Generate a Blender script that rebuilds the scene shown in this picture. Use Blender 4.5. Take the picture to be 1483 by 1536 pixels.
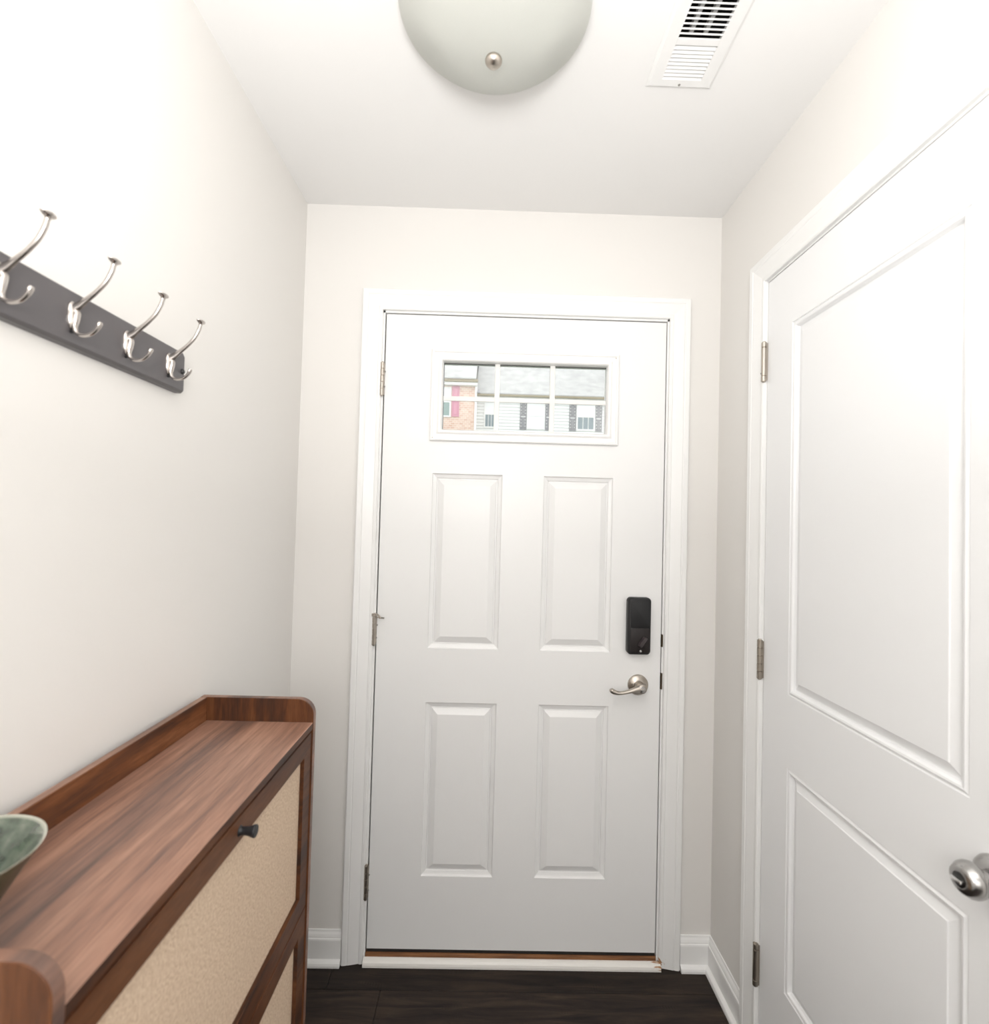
import bpy, bmesh, math, random
from mathutils import Vector, Matrix
random.seed(7)
for o in list(bpy.data.objects): bpy.data.objects.remove(o, do_unlink=True)
S = bpy.context.scene
COL = S.collection
PI = math.pi

# ------------------------------------------------------------------ camera
CX, CZ, D = 0.35, 1.3951, 1.6186          # camera x, z ; distance to the entry wall
YAW, PITCH, ROLL, FPX = 0.01293, 0.0237, 0.02674, 750.0
XL, XR, H = -0.2668, 1.0962, 2.4248       # left wall, right wall, ceiling height
cam = bpy.data.cameras.new('camera'); co = bpy.data.objects.new('camera', cam); COL.objects.link(co)
fw = Vector((math.sin(YAW)*math.cos(PITCH), math.cos(YAW)*math.cos(PITCH), math.sin(PITCH)))
rt = Vector((math.cos(YAW), -math.sin(YAW), 0)); up = rt.cross(fw)
r2 = rt*math.cos(ROLL)+up*math.sin(ROLL); u2 = -rt*math.sin(ROLL)+up*math.cos(ROLL)
M = Matrix((r2, u2, -fw)).transposed().to_4x4(); M.translation = Vector((CX, 0, CZ))
co.matrix_world = M
cam.sensor_fit = 'HORIZONTAL'; cam.sensor_width = 36; cam.lens = FPX/1483*36
cam.clip_start = 0.02; cam.clip_end = 200
cam.dof.use_dof = True; cam.dof.focus_distance = 2.0; cam.dof.aperture_fstop = 4.2
S.camera = co

# ------------------------------------------------------------------ sky, lights, exposure
w = bpy.data.worlds.new('overcast_sky'); S.world = w; w.use_nodes = True
w.node_tree.nodes['Background'].inputs[0].default_value = (0.97, 0.985, 1.0, 1)
w.node_tree.nodes['Background'].inputs[1].default_value = 2.3

def area(name, loc, rot, sx, sy, power, col=(1, 1, 1)):
    l = bpy.data.lights.new(name, 'AREA'); l.shape = 'RECTANGLE'; l.size = sx; l.size_y = sy
    l.energy = power; l.color = col
    o = bpy.data.objects.new(name, l); o.location = loc; o.rotation_euler = rot; COL.objects.link(o); return o
area('rear_fill_light', (0.30, -1.70, 1.62), (math.radians(94), 0, 0), 0.95, 1.3, 8, (1.0, 0.985, 0.975))  # added fill light; the rear wall has no window
area('bounced_flash', (0.32, -0.22, 1.62), (math.radians(180-8), 0, 0), 0.5, 0.5, 25, (1.0, 0.985, 0.97))
pl = bpy.data.lights.new('camera_fill_light', 'POINT'); pl.energy = 16; pl.shadow_soft_size = 0.20; pl.color = (1.0, 0.985, 0.97)
po = bpy.data.objects.new('camera_fill_light', pl); po.location = (0.38, -0.38, 1.50); COL.objects.link(po)  # unseen fill added near the camera to brighten the side walls
S.view_settings.view_transform = 'Standard'; S.view_settings.look = 'None'
S.view_settings.gamma = 1; S.view_settings.use_curve_mapping = False
S.view_settings.exposure = 0.0

# ------------------------------------------------------------------ materials
def mat(name, col, rough=0.5, metal=0.0, spec=0.5, coat=0.0):
    m = bpy.data.materials.new(name); m.use_nodes = True
    b = m.node_tree.nodes['Principled BSDF']
    b.inputs['Base Color'].default_value = (*col, 1); b.inputs['Roughness'].default_value = rough
    b.inputs['Metallic'].default_value = metal; b.inputs['Specular IOR Level'].default_value = spec
    b.inputs['Coat Weight'].default_value = coat
    return m
def nd(m, t, **kw):
    n = m.node_tree.nodes.new(t)
    for k, v in kw.items():
        if hasattr(n, k): setattr(n, k, v)
        else: n.inputs[k].default_value = v
    return n
def lk(m, a, b): m.node_tree.links.new(a, b)
def ramp(m, fac, stops):
    r = nd(m, 'ShaderNodeValToRGB'); e = r.color_ramp.elements
    while len(e) < len(stops): e.new(0.5)
    for i, (p, c) in enumerate(stops): e[i].position = p; e[i].color = (*c, 1)
    lk(m, fac, r.inputs[0]); return r.outputs[0]
def coords(m, scale=(1, 1, 1), rot=(0, 0, 0)):
    t = nd(m, 'ShaderNodeTexCoord'); mp = nd(m, 'ShaderNodeMapping')
    mp.inputs['Scale'].default_value = scale; mp.inputs['Rotation'].default_value = rot
    lk(m, t.outputs['Object'], mp.inputs[0]); return mp.outputs[0]
def bump(m, h, strength, dist=0.001):
    b = nd(m, 'ShaderNodeBump'); b.inputs['Strength'].default_value = strength; b.inputs['Distance'].default_value = dist
    lk(m, h, b.inputs['Height']); lk(m, b.outputs[0], m.node_tree.nodes['Principled BSDF'].inputs['Normal'])
def textured(m, scale, amount, strength, dist=0.0006):
    """fine roller texture + faint tonal variation"""
    c = coords(m); n = nd(m, 'ShaderNodeTexNoise'); n.inputs['Scale'].default_value = scale; n.inputs['Detail'].default_value = 3
    lk(m, c, n.inputs['Vector']); bump(m, n.outputs[0], strength, dist)
    return m
PAINT = textured(mat('wall_paint', (0.80, 0.782, 0.755), 0.62, spec=0.35), 260, 0, 0.18)
CEILP = textured(mat('ceiling_paint', (0.86, 0.855, 0.845), 0.8, spec=0.2), 200, 0, 0.15)
TRIM = mat('trim_gloss_white', (0.88, 0.88, 0.87), 0.32)
DOORP = textured(mat('door_satin_white', (0.86, 0.86, 0.855), 0.36), 90, 0, 0.05)
DOORC = textured(mat('closet_door_white', (0.87, 0.875, 0.88), 0.38), 160, 0, 0.08)
NICKEL = mat('satin_nickel', (0.50, 0.455, 0.405), 0.30, 1.0)
NICKELD = mat('aged_nickel', (0.40, 0.36, 0.31), 0.36, 1.0)
CHROME = mat('bright_nickel', (0.45, 0.44, 0.43), 0.2, 1.0)
BLACK = mat('black_plastic', (0.014, 0.014, 0.015), 0.42, spec=0.35)
BLACKM = mat('matt_black', (0.012, 0.012, 0.014), 0.45)
DARK = mat('dark_rubber', (0.02, 0.018, 0.016), 0.7)
DUCT = mat('duct_dark', (0.03, 0.03, 0.03), 0.6)
REG = mat('register_white', (0.84, 0.84, 0.83), 0.35)
SCREWM = mat('screw_steel', (0.35, 0.34, 0.32), 0.35, 1.0)

# white strip with stains at one end
STRIP = mat('stained_white_strip', (0.86, 0.84, 0.80), 0.45)
c = coords(STRIP, (9, 40, 60)); n = nd(STRIP, 'ShaderNodeTexNoise'); n.inputs['Scale'].default_value = 3.0; n.inputs['Detail'].default_value = 6
lk(STRIP, c, n.inputs['Vector'])
t = nd(STRIP, 'ShaderNodeTexCoord'); sx = nd(STRIP, 'ShaderNodeSeparateXYZ'); lk(STRIP, t.outputs['Object'], sx.inputs[0])
mr = nd(STRIP, 'ShaderNodeMapRange'); mr.inputs['From Min'].default_value = 0.80; mr.inputs['From Max'].default_value = 0.93
lk(STRIP, sx.outputs[0], mr.inputs[0]); mu = nd(STRIP, 'ShaderNodeMath', operation='MULTIPLY'); lk(STRIP, n.outputs[0], mu.inputs[0]); lk(STRIP, mr.outputs[0], mu.inputs[1])
lk(STRIP, ramp(STRIP, mu.outputs[0], [(0.46, (0.86, 0.84, 0.80)), (0.56, (0.42, 0.22, 0.10))]), STRIP.node_tree.nodes['Principled BSDF'].inputs['Base Color'])

SILL = mat('oak_sill', (0.22, 0.09, 0.035), 0.5)
c = coords(SILL, (3, 60, 60)); n = nd(SILL, 'ShaderNodeTexNoise'); n.inputs['Scale'].default_value = 2; n.inputs['Detail'].default_value = 6; lk(SILL, c, n.inputs['Vector'])
lk(SILL, ramp(SILL, n.outputs[0], [(0.3, (0.12, 0.045, 0.018)), (0.7, (0.32, 0.14, 0.05))]), SILL.node_tree.nodes['Principled BSDF'].inputs['Base Color'])

def walnut(name, sc, dark=1.0, rough=0.36, band='X'):
    m = mat(name, (0.2, 0.1, 0.06), rough, spec=0.6)
    b = m.node_tree.nodes['Principled BSDF']
    c = coords(m, sc)
    n0 = nd(m, 'ShaderNodeTexNoise'); n0.inputs['Scale'].default_value = 1.0; n0.inputs['Detail'].default_value = 2; n0.inputs['Distortion'].default_value = 0.5
    lk(m, c, n0.inputs['Vector'])
    n1 = nd(m, 'ShaderNodeTexNoise'); n1.inputs['Scale'].default_value = 3.4; n1.inputs['Detail'].default_value = 8; n1.inputs['Roughness'].default_value = 0.62; n1.inputs['Distortion'].default_value = 1.1
    lk(m, c, n1.inputs['Vector'])
    n2 = nd(m, 'ShaderNodeTexNoise'); n2.inputs['Scale'].default_value = 16; n2.inputs['Detail'].default_value = 3
    lk(m, c, n2.inputs['Vector'])
    a = nd(m, 'ShaderNodeMath', operation='MULTIPLY_ADD'); a.inputs[1].default_value = 0.62; lk(m, n0.outputs[0], a.inputs[0])
    a2 = nd(m, 'ShaderNodeMath', operation='MULTIPLY'); a2.inputs[1].default_value = 0.38; lk(m, n1.outputs[0], a2.inputs[0]); lk(m, a2.outputs[0], a.inputs[2])
    k = dark
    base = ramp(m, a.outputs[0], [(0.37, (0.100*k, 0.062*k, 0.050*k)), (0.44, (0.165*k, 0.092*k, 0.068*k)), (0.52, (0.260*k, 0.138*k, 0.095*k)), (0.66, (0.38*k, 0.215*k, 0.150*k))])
    mx = nd(m, 'ShaderNodeMix', data_type='RGBA', blend_type='MULTIPLY'); mx.inputs[0].default_value = 0.5
    lk(m, base, mx.inputs[6]); lk(m, ramp(m, n2.outputs[0], [(0.35, (0.55, 0.55, 0.55)), (0.6, (1, 1, 1))]), mx.inputs[7])
    lk(m, mx.outputs[2], b.inputs['Base Color'])
    bump(m, n2.outputs[0], 0.12, 0.0004)
    return m
WAL_Y = walnut('walnut_grain_along_wall', (22, 1.3, 22), 1.25)  # lighter copy for the top: its sheen is put into the tone
WAL_YD = walnut('walnut_back_rail', (18, 2.4, 30), 0.72, 0.42)  # same laminate as the top, with shade put into the colour
WAL_Z = walnut('walnut_grain_upright', (22, 22, 2.2), 0.50, 0.42)  # darker copy of that laminate, shade painted into its tone
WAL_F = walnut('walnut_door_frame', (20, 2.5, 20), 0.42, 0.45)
WAL_E = walnut('walnut_lit_edge', (12, 2.0, 12), 1.0, 0.40)  # lighter copy for rims: light on the edges painted into the walnut
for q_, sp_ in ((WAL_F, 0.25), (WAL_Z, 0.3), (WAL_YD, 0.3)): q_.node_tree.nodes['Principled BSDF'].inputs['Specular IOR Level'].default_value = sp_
def redden(m):
    b = m.node_tree.nodes['Principled BSDF']; l = b.inputs['Base Color'].links[0]; src = l.from_socket
    h = nd(m, 'ShaderNodeHueSaturation'); h.inputs['Saturation'].default_value = 1.35; lk(m, src, h.inputs['Color']); lk(m, h.outputs[0], b.inputs['Base Color'])
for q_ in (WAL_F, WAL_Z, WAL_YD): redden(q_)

WEAVE = mat('woven_tan_cloth', (0.56, 0.43, 0.30), 0.85, spec=0.2)
c = coords(WEAVE); b = WEAVE.node_tree.nodes['Principled BSDF']
v = nd(WEAVE, 'ShaderNodeTexNoise'); v.inputs['Scale'].default_value = 260; v.inputs['Detail'].default_value = 4; lk(WEAVE, c, v.inputs['Vector'])
w1 = nd(WEAVE, 'ShaderNodeTexWave', wave_type='BANDS', bands_direction='Z'); w1.inputs['Scale'].default_value = 210; w1.inputs['Distortion'].default_value = 1.5; lk(WEAVE, c, w1.inputs['Vector'])
w2 = nd(WEAVE, 'ShaderNodeTexWave', wave_type='BANDS', bands_direction='Y'); w2.inputs['Scale'].default_value = 210; w2.inputs['Distortion'].default_value = 1.5; lk(WEAVE, c, w2.inputs['Vector'])
mm = nd(WEAVE, 'ShaderNodeMath', operation='MAXIMUM'); lk(WEAVE, w1.outputs[1], mm.inputs[0]); lk(WEAVE, w2.outputs[1], mm.inputs[1])
md = nd(WEAVE, 'ShaderNodeMath', operation='MULTIPLY_ADD'); md.inputs[1].default_value = 0.22; lk(WEAVE, mm.outputs[0], md.inputs[0]); lk(WEAVE, v.outputs[0], md.inputs[2])
lk(WEAVE, ramp(WEAVE, md.outputs[0], [(0.36, (0.50, 0.35, 0.235)), (0.58, (0.65, 0.49, 0.35)), (0.85, (0.80, 0.65, 0.50))]), b.inputs['Base Color'])
bump(WEAVE, md.outputs[0], 0.5, 0.0008)

def plank_mat(i):
    m = mat('dark_plank_%d' % i, (0.03, 0.022, 0.018), 0.55, spec=0.22)
    c = coords(m, (1.6, 16, 1)); b = m.node_tree.nodes['Principled BSDF']
    mp = b; n = nd(m, 'ShaderNodeTexNoise'); n.inputs['Scale'].default_value = 2.3; n.inputs['Detail'].default_value = 8; n.inputs['Roughness'].default_value = 0.65; n.inputs['Distortion'].default_value = 0.6
    ad = nd(m, 'ShaderNodeVectorMath', operation='ADD'); ad.inputs[1].default_value = (i*3.7, i*5.1, 0); lk(m, c, ad.inputs[0]); lk(m, ad.outputs[0], n.inputs['Vector'])
    k = (0.8, 1.0, 1.25, 1.1)[i]
    lk(m, ramp(m, n.outputs[0], [(0.34, (0.012*k, 0.009*k, 0.0085*k)), (0.52, (0.030*k, 0.021*k, 0.0165*k)), (0.72, (0.062*k, 0.042*k, 0.030*k))]), b.inputs['Base Color'])
    # hand-scraped chatter marks: short rows of fine ticks
    c2 = coords(m); w = nd(m, 'ShaderNodeTexWave', wave_type='BANDS', bands_direction='X'); w.inputs['Scale'].default_value = 38; w.inputs['Distortion'].default_value = 2; lk(m, c2, w.inputs['Vector'])
    n3 = nd(m, 'ShaderNodeTexNoise'); n3.inputs['Scale'].default_value = 1.0; n3.inputs['Detail'].default_value = 1
    c3 = coords(m, (9, 30, 1)); lk(m, c3, n3.inputs['Vector'])
    g = nd(m, 'ShaderNodeMath', operation='GREATER_THAN'); g.inputs[1].default_value = 0.66; lk(m, n3.outputs[0], g.inputs[0])
    mu = nd(m, 'ShaderNodeMath', operation='MULTIPLY'); lk(m, g.outputs[0], mu.inputs[0]); lk(m, w.outputs[1], mu.inputs[1])
    sb = nd(m, 'ShaderNodeMath', operation='SUBTRACT'); lk(m, n.outputs[0], sb.inputs[0]); lk(m, mu.outputs[0], sb.inputs[1])
    bump(m, sb.outputs[0], 0.35, 0.0015)
    return m
PLANKS = [plank_mat(i) for i in range(4)]

RACKM = mat('charcoal_board', (0.105, 0.098, 0.102), 0.36)
HOOKM = mat('satin_nickel_hook', (0.56, 0.52, 0.49), 0.22, 1.0)

GLAZE = mat('green_glaze', (0.10, 0.14, 0.10), 0.07, coat=1.0, spec=0.8)
c = coords(GLAZE); v = nd(GLAZE, 'ShaderNodeTexNoise'); v.inputs['Scale'].default_value = 55; v.inputs['Detail'].default_value = 6; lk(GLAZE, c, v.inputs['Vector'])
t = nd(GLAZE, 'ShaderNodeTexCoord'); sx = nd(GLAZE, 'ShaderNodeSeparateXYZ'); lk(GLAZE, t.outputs['Object'], sx.inputs[0])
mr = nd(GLAZE, 'ShaderNodeMapRange'); mr.inputs['From Min'].default_value = 0.0885; mr.inputs['From Max'].default_value = 0.0905; lk(GLAZE, sx.outputs[2], mr.inputs[0])
mx = nd(GLAZE, 'ShaderNodeMix', data_type='RGBA'); lk(GLAZE, mr.outputs[0], mx.inputs[0])
lk(GLAZE, ramp(GLAZE, v.outputs[0], [(0.38, (0.030, 0.042, 0.028)), (0.52, (0.075, 0.105, 0.072)), (0.68, (0.15, 0.175, 0.13))]), mx.inputs[6]); mx.inputs[7].default_value = (0.46, 0.46, 0.38, 1)
lk(GLAZE, mx.outputs[2], GLAZE.node_tree.nodes['Principled BSDF'].inputs['Base Color'])

GLAZE_OUT = mat('dark_olive_glaze', (0.060, 0.055, 0.028), 0.3)
# frosted lamp glass: diffuse + translucent
FROST = bpy.data.materials.new('frosted_glass'); FROST.use_nodes = True
nt = FROST.node_tree; pb = nt.nodes['Principled BSDF']; pb.inputs['Base Color'].default_value = (0.63, 0.635, 0.62, 1); pb.inputs['Roughness'].default_value = 0.45
tr = nt.nodes.new('ShaderNodeBsdfTranslucent'); tr.inputs[0].default_value = (0.90, 0.905, 0.89, 1)
ms = nt.nodes.new('ShaderNodeMixShader'); ms.inputs[0].default_value = 0.88
nt.links.new(pb.outputs[0], ms.inputs[1]); nt.links.new(tr.outputs[0], ms.inputs[2]); nt.links.new(ms.outputs[0], nt.nodes['Material Output'].inputs[0])

GLASS = bpy.data.materials.new('window_glass'); GLASS.use_nodes = True
nt = GLASS.node_tree; nt.nodes.remove(nt.nodes['Principled BSDF'])
tb = nt.nodes.new('ShaderNodeBsdfTransparent'); tb.inputs[0].default_value = (0.97, 0.98, 0.975, 1)
gb = nt.nodes.new('ShaderNodeBsdfGlossy'); gb.inputs['Roughness'].default_value = 0.0
fr = nt.nodes.new('ShaderNodeFresnel'); fr.inputs[0].default_value = 1.5
ms = nt.nodes.new('ShaderNodeMixShader'); nt.links.new(fr.outputs[0], ms.inputs[0]); nt.links.new(tb.outputs[0], ms.inputs[1]); nt.links.new(gb.outputs[0], ms.inputs[2])
nt.links.new(ms.outputs[0], nt.nodes['Material Output'].inputs[0])

# outdoors
SIDING = mat('white_vinyl_siding', (0.80, 0.81, 0.80), 0.5)
OTRIM = mat('white_vinyl_trim', (0.82, 0.82, 0.80), 0.5)
GUTTER = mat('tan_gutter', (0.26, 0.22, 0.13), 0.5)
SHUT_D = mat('charcoal_shutter', (0.26, 0.26, 0.27), 0.5)
SHUT_R = mat('rose_red_shutter', (0.60, 0.28, 0.36), 0.5)
OPANE = mat('dim_window_pane', (0.20, 0.25, 0.27), 0.15)
BLIND = mat('drawn_white_blind', (0.80, 0.82, 0.82), 0.6)
LAWN = mat('lawn', (0.05, 0.09, 0.03), 0.9); ASPH = mat('asphalt', (0.12, 0.12, 0.12), 0.9)
EXTW = mat('exterior_block', (0.6, 0.58, 0.55), 0.8)
SHING = mat('grey_shingle', (0.2, 0.2, 0.2), 0.9)
c = coords(SHING, (1, 1, 1)); v = nd(SHING, 'ShaderNodeTexNoise'); v.inputs['Scale'].default_value = 2.2; v.inputs['Detail'].default_value = 8; lk(SHING, c, v.inputs['Vector'])
lk(SHING, ramp(SHING, v.outputs[0], [(0.3, (0.32, 0.32, 0.315)), (0.7, (0.42, 0.42, 0.41))]), SHING.node_tree.nodes['Principled BSDF'].inputs['Base Color'])
BRICK = mat('far_brick', (0.4, 0.2, 0.15), 0.85)
tc = nd(BRICK, 'ShaderNodeTexCoord'); sp = nd(BRICK, 'ShaderNodeSeparateXYZ'); cb = nd(BRICK, 'ShaderNodeCombineXYZ')
lk(BRICK, tc.outputs['Object'], sp.inputs[0]); lk(BRICK, sp.outputs[0], cb.inputs[0]); lk(BRICK, sp.outputs[2], cb.inputs[1])
br = nd(BRICK, 'ShaderNodeTexBrick'); lk(BRICK, cb.outputs[0], br.inputs['Vector'])
br.inputs['Scale'].default_value = 1.0; br.inputs['Brick Width'].default_value = 0.22; br.inputs['Row Height'].default_value = 0.105; br.inputs['Mortar Size'].default_value = 0.008
br.inputs['Color1'].default_value = (0.62, 0.40, 0.31, 1); br.inputs['Color2'].default_value = (0.72, 0.55, 0.45, 1); br.inputs['Mortar'].default_value = (0.78, 0.74, 0.69, 1)
lk(BRICK, br.outputs[0], BRICK.node_tree.nodes['Principled BSDF'].inputs['Base Color'])

# ------------------------------------------------------------------ mesh helpers
def tag(o, label=None, cat=None, kind=None, group=None):
    if label: o['label'] = label
    if cat: o['category'] = cat
    if kind: o['kind'] = kind
    if group: o['group'] = group
    return o
def root_of(o):
    while o.parent: o = o.parent
    return o
def obj(name, bm, m, parent=None, smooth=False, loc=None, recalc=True):
    """bm is in world coordinates; loc = origin of a top-level mesh"""
    if recalc: bmesh.ops.recalc_face_normals(bm, faces=bm.faces[:])
    org = Vector(loc) if loc is not None else (root_of(parent).location.copy() if parent else Vector((0, 0, 0)))
    bmesh.ops.translate(bm, verts=bm.verts[:], vec=-org)
    me = bpy.data.meshes.new(name); bm.to_mesh(me); bm.free()
    if smooth:
        for p in me.polygons: p.use_smooth = True
        try: me.set_sharp_from_angle(angle=math.radians(38))
        except Exception: pass
    for x in (m if isinstance(m, (list, tuple)) else [m]): me.materials.append(x)
    o = bpy.data.objects.new(name, me); COL.objects.link(o)
    if parent: o.parent = parent
    else: o.location = org
    return o
def thing(name, label, cat, loc):
    o = bpy.data.objects.new(name, None); COL.objects.link(o); o.location = loc; o.empty_display_size = 0.05
    tag(o, label, cat); return o
def BM(): return bmesh.new()
def box(bm, x0, x1, y0, y1, z0, z1, bev=0.0, seg=2):
    vs = [bm.verts.new((x, y, z)) for x in (x0, x1) for y in (y0, y1) for z in (z0, z1)]
    f = [(0, 1, 3, 2), (4, 6, 7, 5), (0, 4, 5, 1), (2, 3, 7, 6), (0, 2, 6, 4), (1, 5, 7, 3)]
    fs = [bm.faces.new([vs[i] for i in q]) for q in f]
    if bev > 0:
        es = list({e for q in fs for e in q.edges})
        bmesh.ops.bevel(bm, geom=es, offset=bev, segments=seg, profile=0.5, affect='EDGES')
    return vs
def basis(ax):
    ax = Vector(ax).normalized(); t = Vector((0, 0, 1)) if abs(ax.z) < 0.9 else Vector((1, 0, 0))
    u = ax.cross(t).normalized(); return ax, u, ax.cross(u).normalized()
def lathe(bm, prof, c, ax, n=24, sx=1, sy=1):
    """prof: list of (radius, distance along axis)"""
    a, u, v = basis(ax); c = Vector(c); rings = []
    for r, d in prof:
        if r < 1e-6: rings.append([bm.verts.new(c+a*d)])
        else: rings.append([bm.verts.new(c+a*d+u*(r*sx*math.cos(2*PI*i/n))+v*(r*sy*math.sin(2*PI*i/n))) for i in range(n)])
    for A, B in zip(rings, rings[1:]):
        for i in range(n):
            j = (i+1) % n
            if len(A) == 1 and len(B) == 1: break
            if len(A) == 1: bm.faces.new((A[0], B[i], B[j]))
            elif len(B) == 1: bm.faces.new((A[i], B[0], A[j]))
            else: bm.faces.new((A[i], B[i], B[j], A[j]))
    for R in (rings[0], rings[-1]):
        if len(R) > 2: bm.faces.new(R)
def tube(bm, pts, rads, n=10, flat=1.0, side=None):
    """swept tube; flat scales the second axis; side fixes the first axis"""
    pts = [Vector(p) for p in pts]; rings = []
    for i, p in enumerate(pts):
        t = (pts[min(i+1, len(pts)-1)]-pts[max(i-1, 0)]).normalized()
        if side is not None: u = (Vector(side)-t*Vector(side).dot(t)).normalized()
        else:
            if i == 0: u = basis(t)[1]
            else: u = (u-t*u.dot(t)).normalized()
        v = t.cross(u); r = rads[i] if isinstance(rads, (list, tuple)) else rads
        ru, rv = r if isinstance(r, (list, tuple)) else (r, r*flat)
        rings.append([bm.verts.new(p+u*ru*math.cos(2*PI*k/n)+v*rv*math.sin(2*PI*k/n)) for k in range(n)])
    for A, B in zip(rings, rings[1:]):
        for k in range(n): bm.faces.new((A[k], B[k], B[(k+1) % n], A[(k+1) % n]))
    bm.faces.new(rings[0]); bm.faces.new(rings[-1])
def spline(ctrl, n=8):
    """Catmull-Rom through tuples of any length"""
    P = [ctrl[0]]+list(ctrl)+[ctrl[-1]]; out = []
    for i in range(1, len(P)-2):
        for k in range(n):
            t = k/n
            out.append(tuple(0.5*((2*b)+(-a+c)*t+(2*a-5*b+4*c-d)*t*t+(-a+3*b-3*c+d)*t**3) for a, b, c, d in zip(P[i-1], P[i], P[i+1], P[i+2])))
    out.append(tuple(ctrl[-1])); return out
def rrect(cx, cy, w, h, r, n=5):
    pts = []
    for qx, qy, a0 in ((1, 1, 0), (-1, 1, 90), (-1, -1, 180), (1, -1, 270)):
        for k in range(n+1):
            a = math.radians(a0+90*k/n); pts.append((cx+qx*(w/2-r)+r*math.cos(a), cy+qy*(h/2-r)+r*math.sin(a)))
    return pts
def loft(bm, rings, cap=True):
    R = [[bm.verts.new(p) for p in ring] for ring in rings]
    for A, B in zip(R, R[1:]):
        for i in range(len(A)): bm.faces.new((A[i], B[i], B[(i+1) % len(A)], A[(i+1) % len(A)]))
    if cap: bm.faces.new(R[0]); bm.faces.new(R[-1])
def sweep_profile(bm, path_fn, prof):
    """path_fn(s) for inset s -> list of corner points (open path); prof: [(s, h)] ; h along normal given by path_fn"""
    rows = [path_fn(s, h) for s, h in prof]
    V = [[bm.verts.new(p) for p in r] for r in rows]
    n = len(V)
    for i in range(n):
        A, B = V[i], V[(i+1) % n]
        for k in range(len(A)-1): bm.faces.new((A[k], B[k], B[k+1], A[k+1]))
    bm.faces.new([r[0] for r in V]); bm.faces.new([r[-1] for r in V])

# ------------------------------------------------------------------ room shell
YB = -2.3                                   # rear end of the hall, behind the photographer
WT = 0.12
# front door opening in the entry wall
FX0, FX1, FZ1 = -0.022, 0.944, 2.095
def wall_xz(name, x0, x1, y0, y1, z0, z1, hx0, hx1, hz1, m):
    bm = BM()
    box(bm, x0, hx0, y0, y1, z0, z1); box(bm, hx1, x1, y0, y1, z0, z1); box(bm, hx0, hx1, y0, y1, hz1, z1)
    return obj(name, bm, m)
wb = wall_xz('wall_back', XL-WT, XR+WT, D, D+WT, 0, H, FX0, FX1, FZ1, PAINT)
tag(wb, 'pale greige entry wall around the white front door', 'wall', 'structure')
bm = BM(); box(bm, XL-WT, XL, YB-WT, D, 0, H)
tag(obj('wall_left', bm, PAINT), 'bright off-white left wall behind the coat rack and cabinet', 'wall', 'structure')
# right wall with closet opening
CY0, CY1, CZ1 = 0.648, 1.340, 2.094
bm = BM(); box(bm, XR, XR+WT, CY1, D, 0, H); box(bm, XR, XR+WT, YB-WT, CY0, 0, H); box(bm, XR, XR+WT, CY0, CY1, CZ1, H)
tag(obj('wall_right', bm, PAINT), 'off-white right wall around the two-panel closet door', 'wall', 'structure')
bm = BM(); box(bm, XL, XR, YB-WT, YB, 0, H)
tag(obj('wall_front', bm, PAINT), 'plain off-white wall closing the hall behind the photographer', 'wall', 'structure')
# ceiling with the register cut-out
VX0, VX1, VY0, VY1 = 0.7187, 0.8105, 0.931, 1.113
bm = BM()
box(bm, XL-WT, VX0, YB-WT, D+WT, H, H+0.1); box(bm, VX1, XR+WT, YB-WT, D+WT, H, H+0.1)
box(bm, VX0, VX1, YB-WT, VY0, H, H+0.1); box(bm, VX0, VX1, VY1, D+WT, H, H+0.1)
tag(obj('ceiling', bm, CEILP), 'flat white ceiling over the entry hall', 'ceiling', 'structure')
# floor: base + planks running across the hall
bm = BM(); box(bm, XL-WT, XR+WT, YB-WT, D+WT, -0.08, -0.014)
fl = tag(obj('floor', bm, DARK), 'very dark brown hand-scraped plank floor in front of the door', 'floor', 'structure')
PWD = 0.1225
y1 = D; y0 = 1.5248; row = 0
joints = [[-0.0934, 1.16], [0.0686], [0.72, -0.2], [0.25], [0.95, -0.05]]
while y1 > YB:
    js = sorted([XL-0.001, XR+0.001]+[j for j in joints[row % 5] if XL < j < XR])
    for a, b in zip(js, js[1:]):
        bm = BM(); box(bm, a+0.0006, b-0.0006, max(y0, YB)+0.0007, y1-0.0007, -0.014, 0.0, 0.0011, 1)
        obj('plank', bm, PLANKS[random.choice((0, 1, 1, 2, 3)) if row else 0], fl)
    y1 = y0; y0 -= PWD; row += 1

# casings (mitred profile swept round the opening)
CPROF = [(0.0, 0.0), (0.0, 0.0085), (0.003, 0.0105), (0.010, 0.0105), (0.012, 0.0085), (0.016, 0.0095), (0.030, 0.0125), (0.044, 0.0155), (0.047, 0.0145), (0.050, 0.0165), (0.062, 0.0175), (0.0645, 0.0160), (0.0660, 0.0130), (0.066, 0.0)]
def casing_front(x0, x1, z1):
    bm = BM()
    sweep_profile(bm, lambda s, h: [(x0-s, D-h, 0.0015), (x0-s, D-h, z1+s), (x1+s, D-h, z1+s), (x1+s, D-h, 0.0015)], CPROF)
    return bm
TRIM1 = mat('trim_gloss_white_stained_foot', (0.88, 0.88, 0.87), 0.32)
c = coords(TRIM1); n = nd(TRIM1, 'ShaderNodeTexNoise'); n.inputs['Scale'].default_value = 70; n.inputs['Detail'].default_value = 5; lk(TRIM1, c, n.inputs['Vector'])
vd = nd(TRIM1, 'ShaderNodeVectorMath', operation='DISTANCE'); lk(TRIM1, c, vd.inputs[0]); vd.inputs[1].default_value = (0.930, D-0.01, 0.008)
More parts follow.
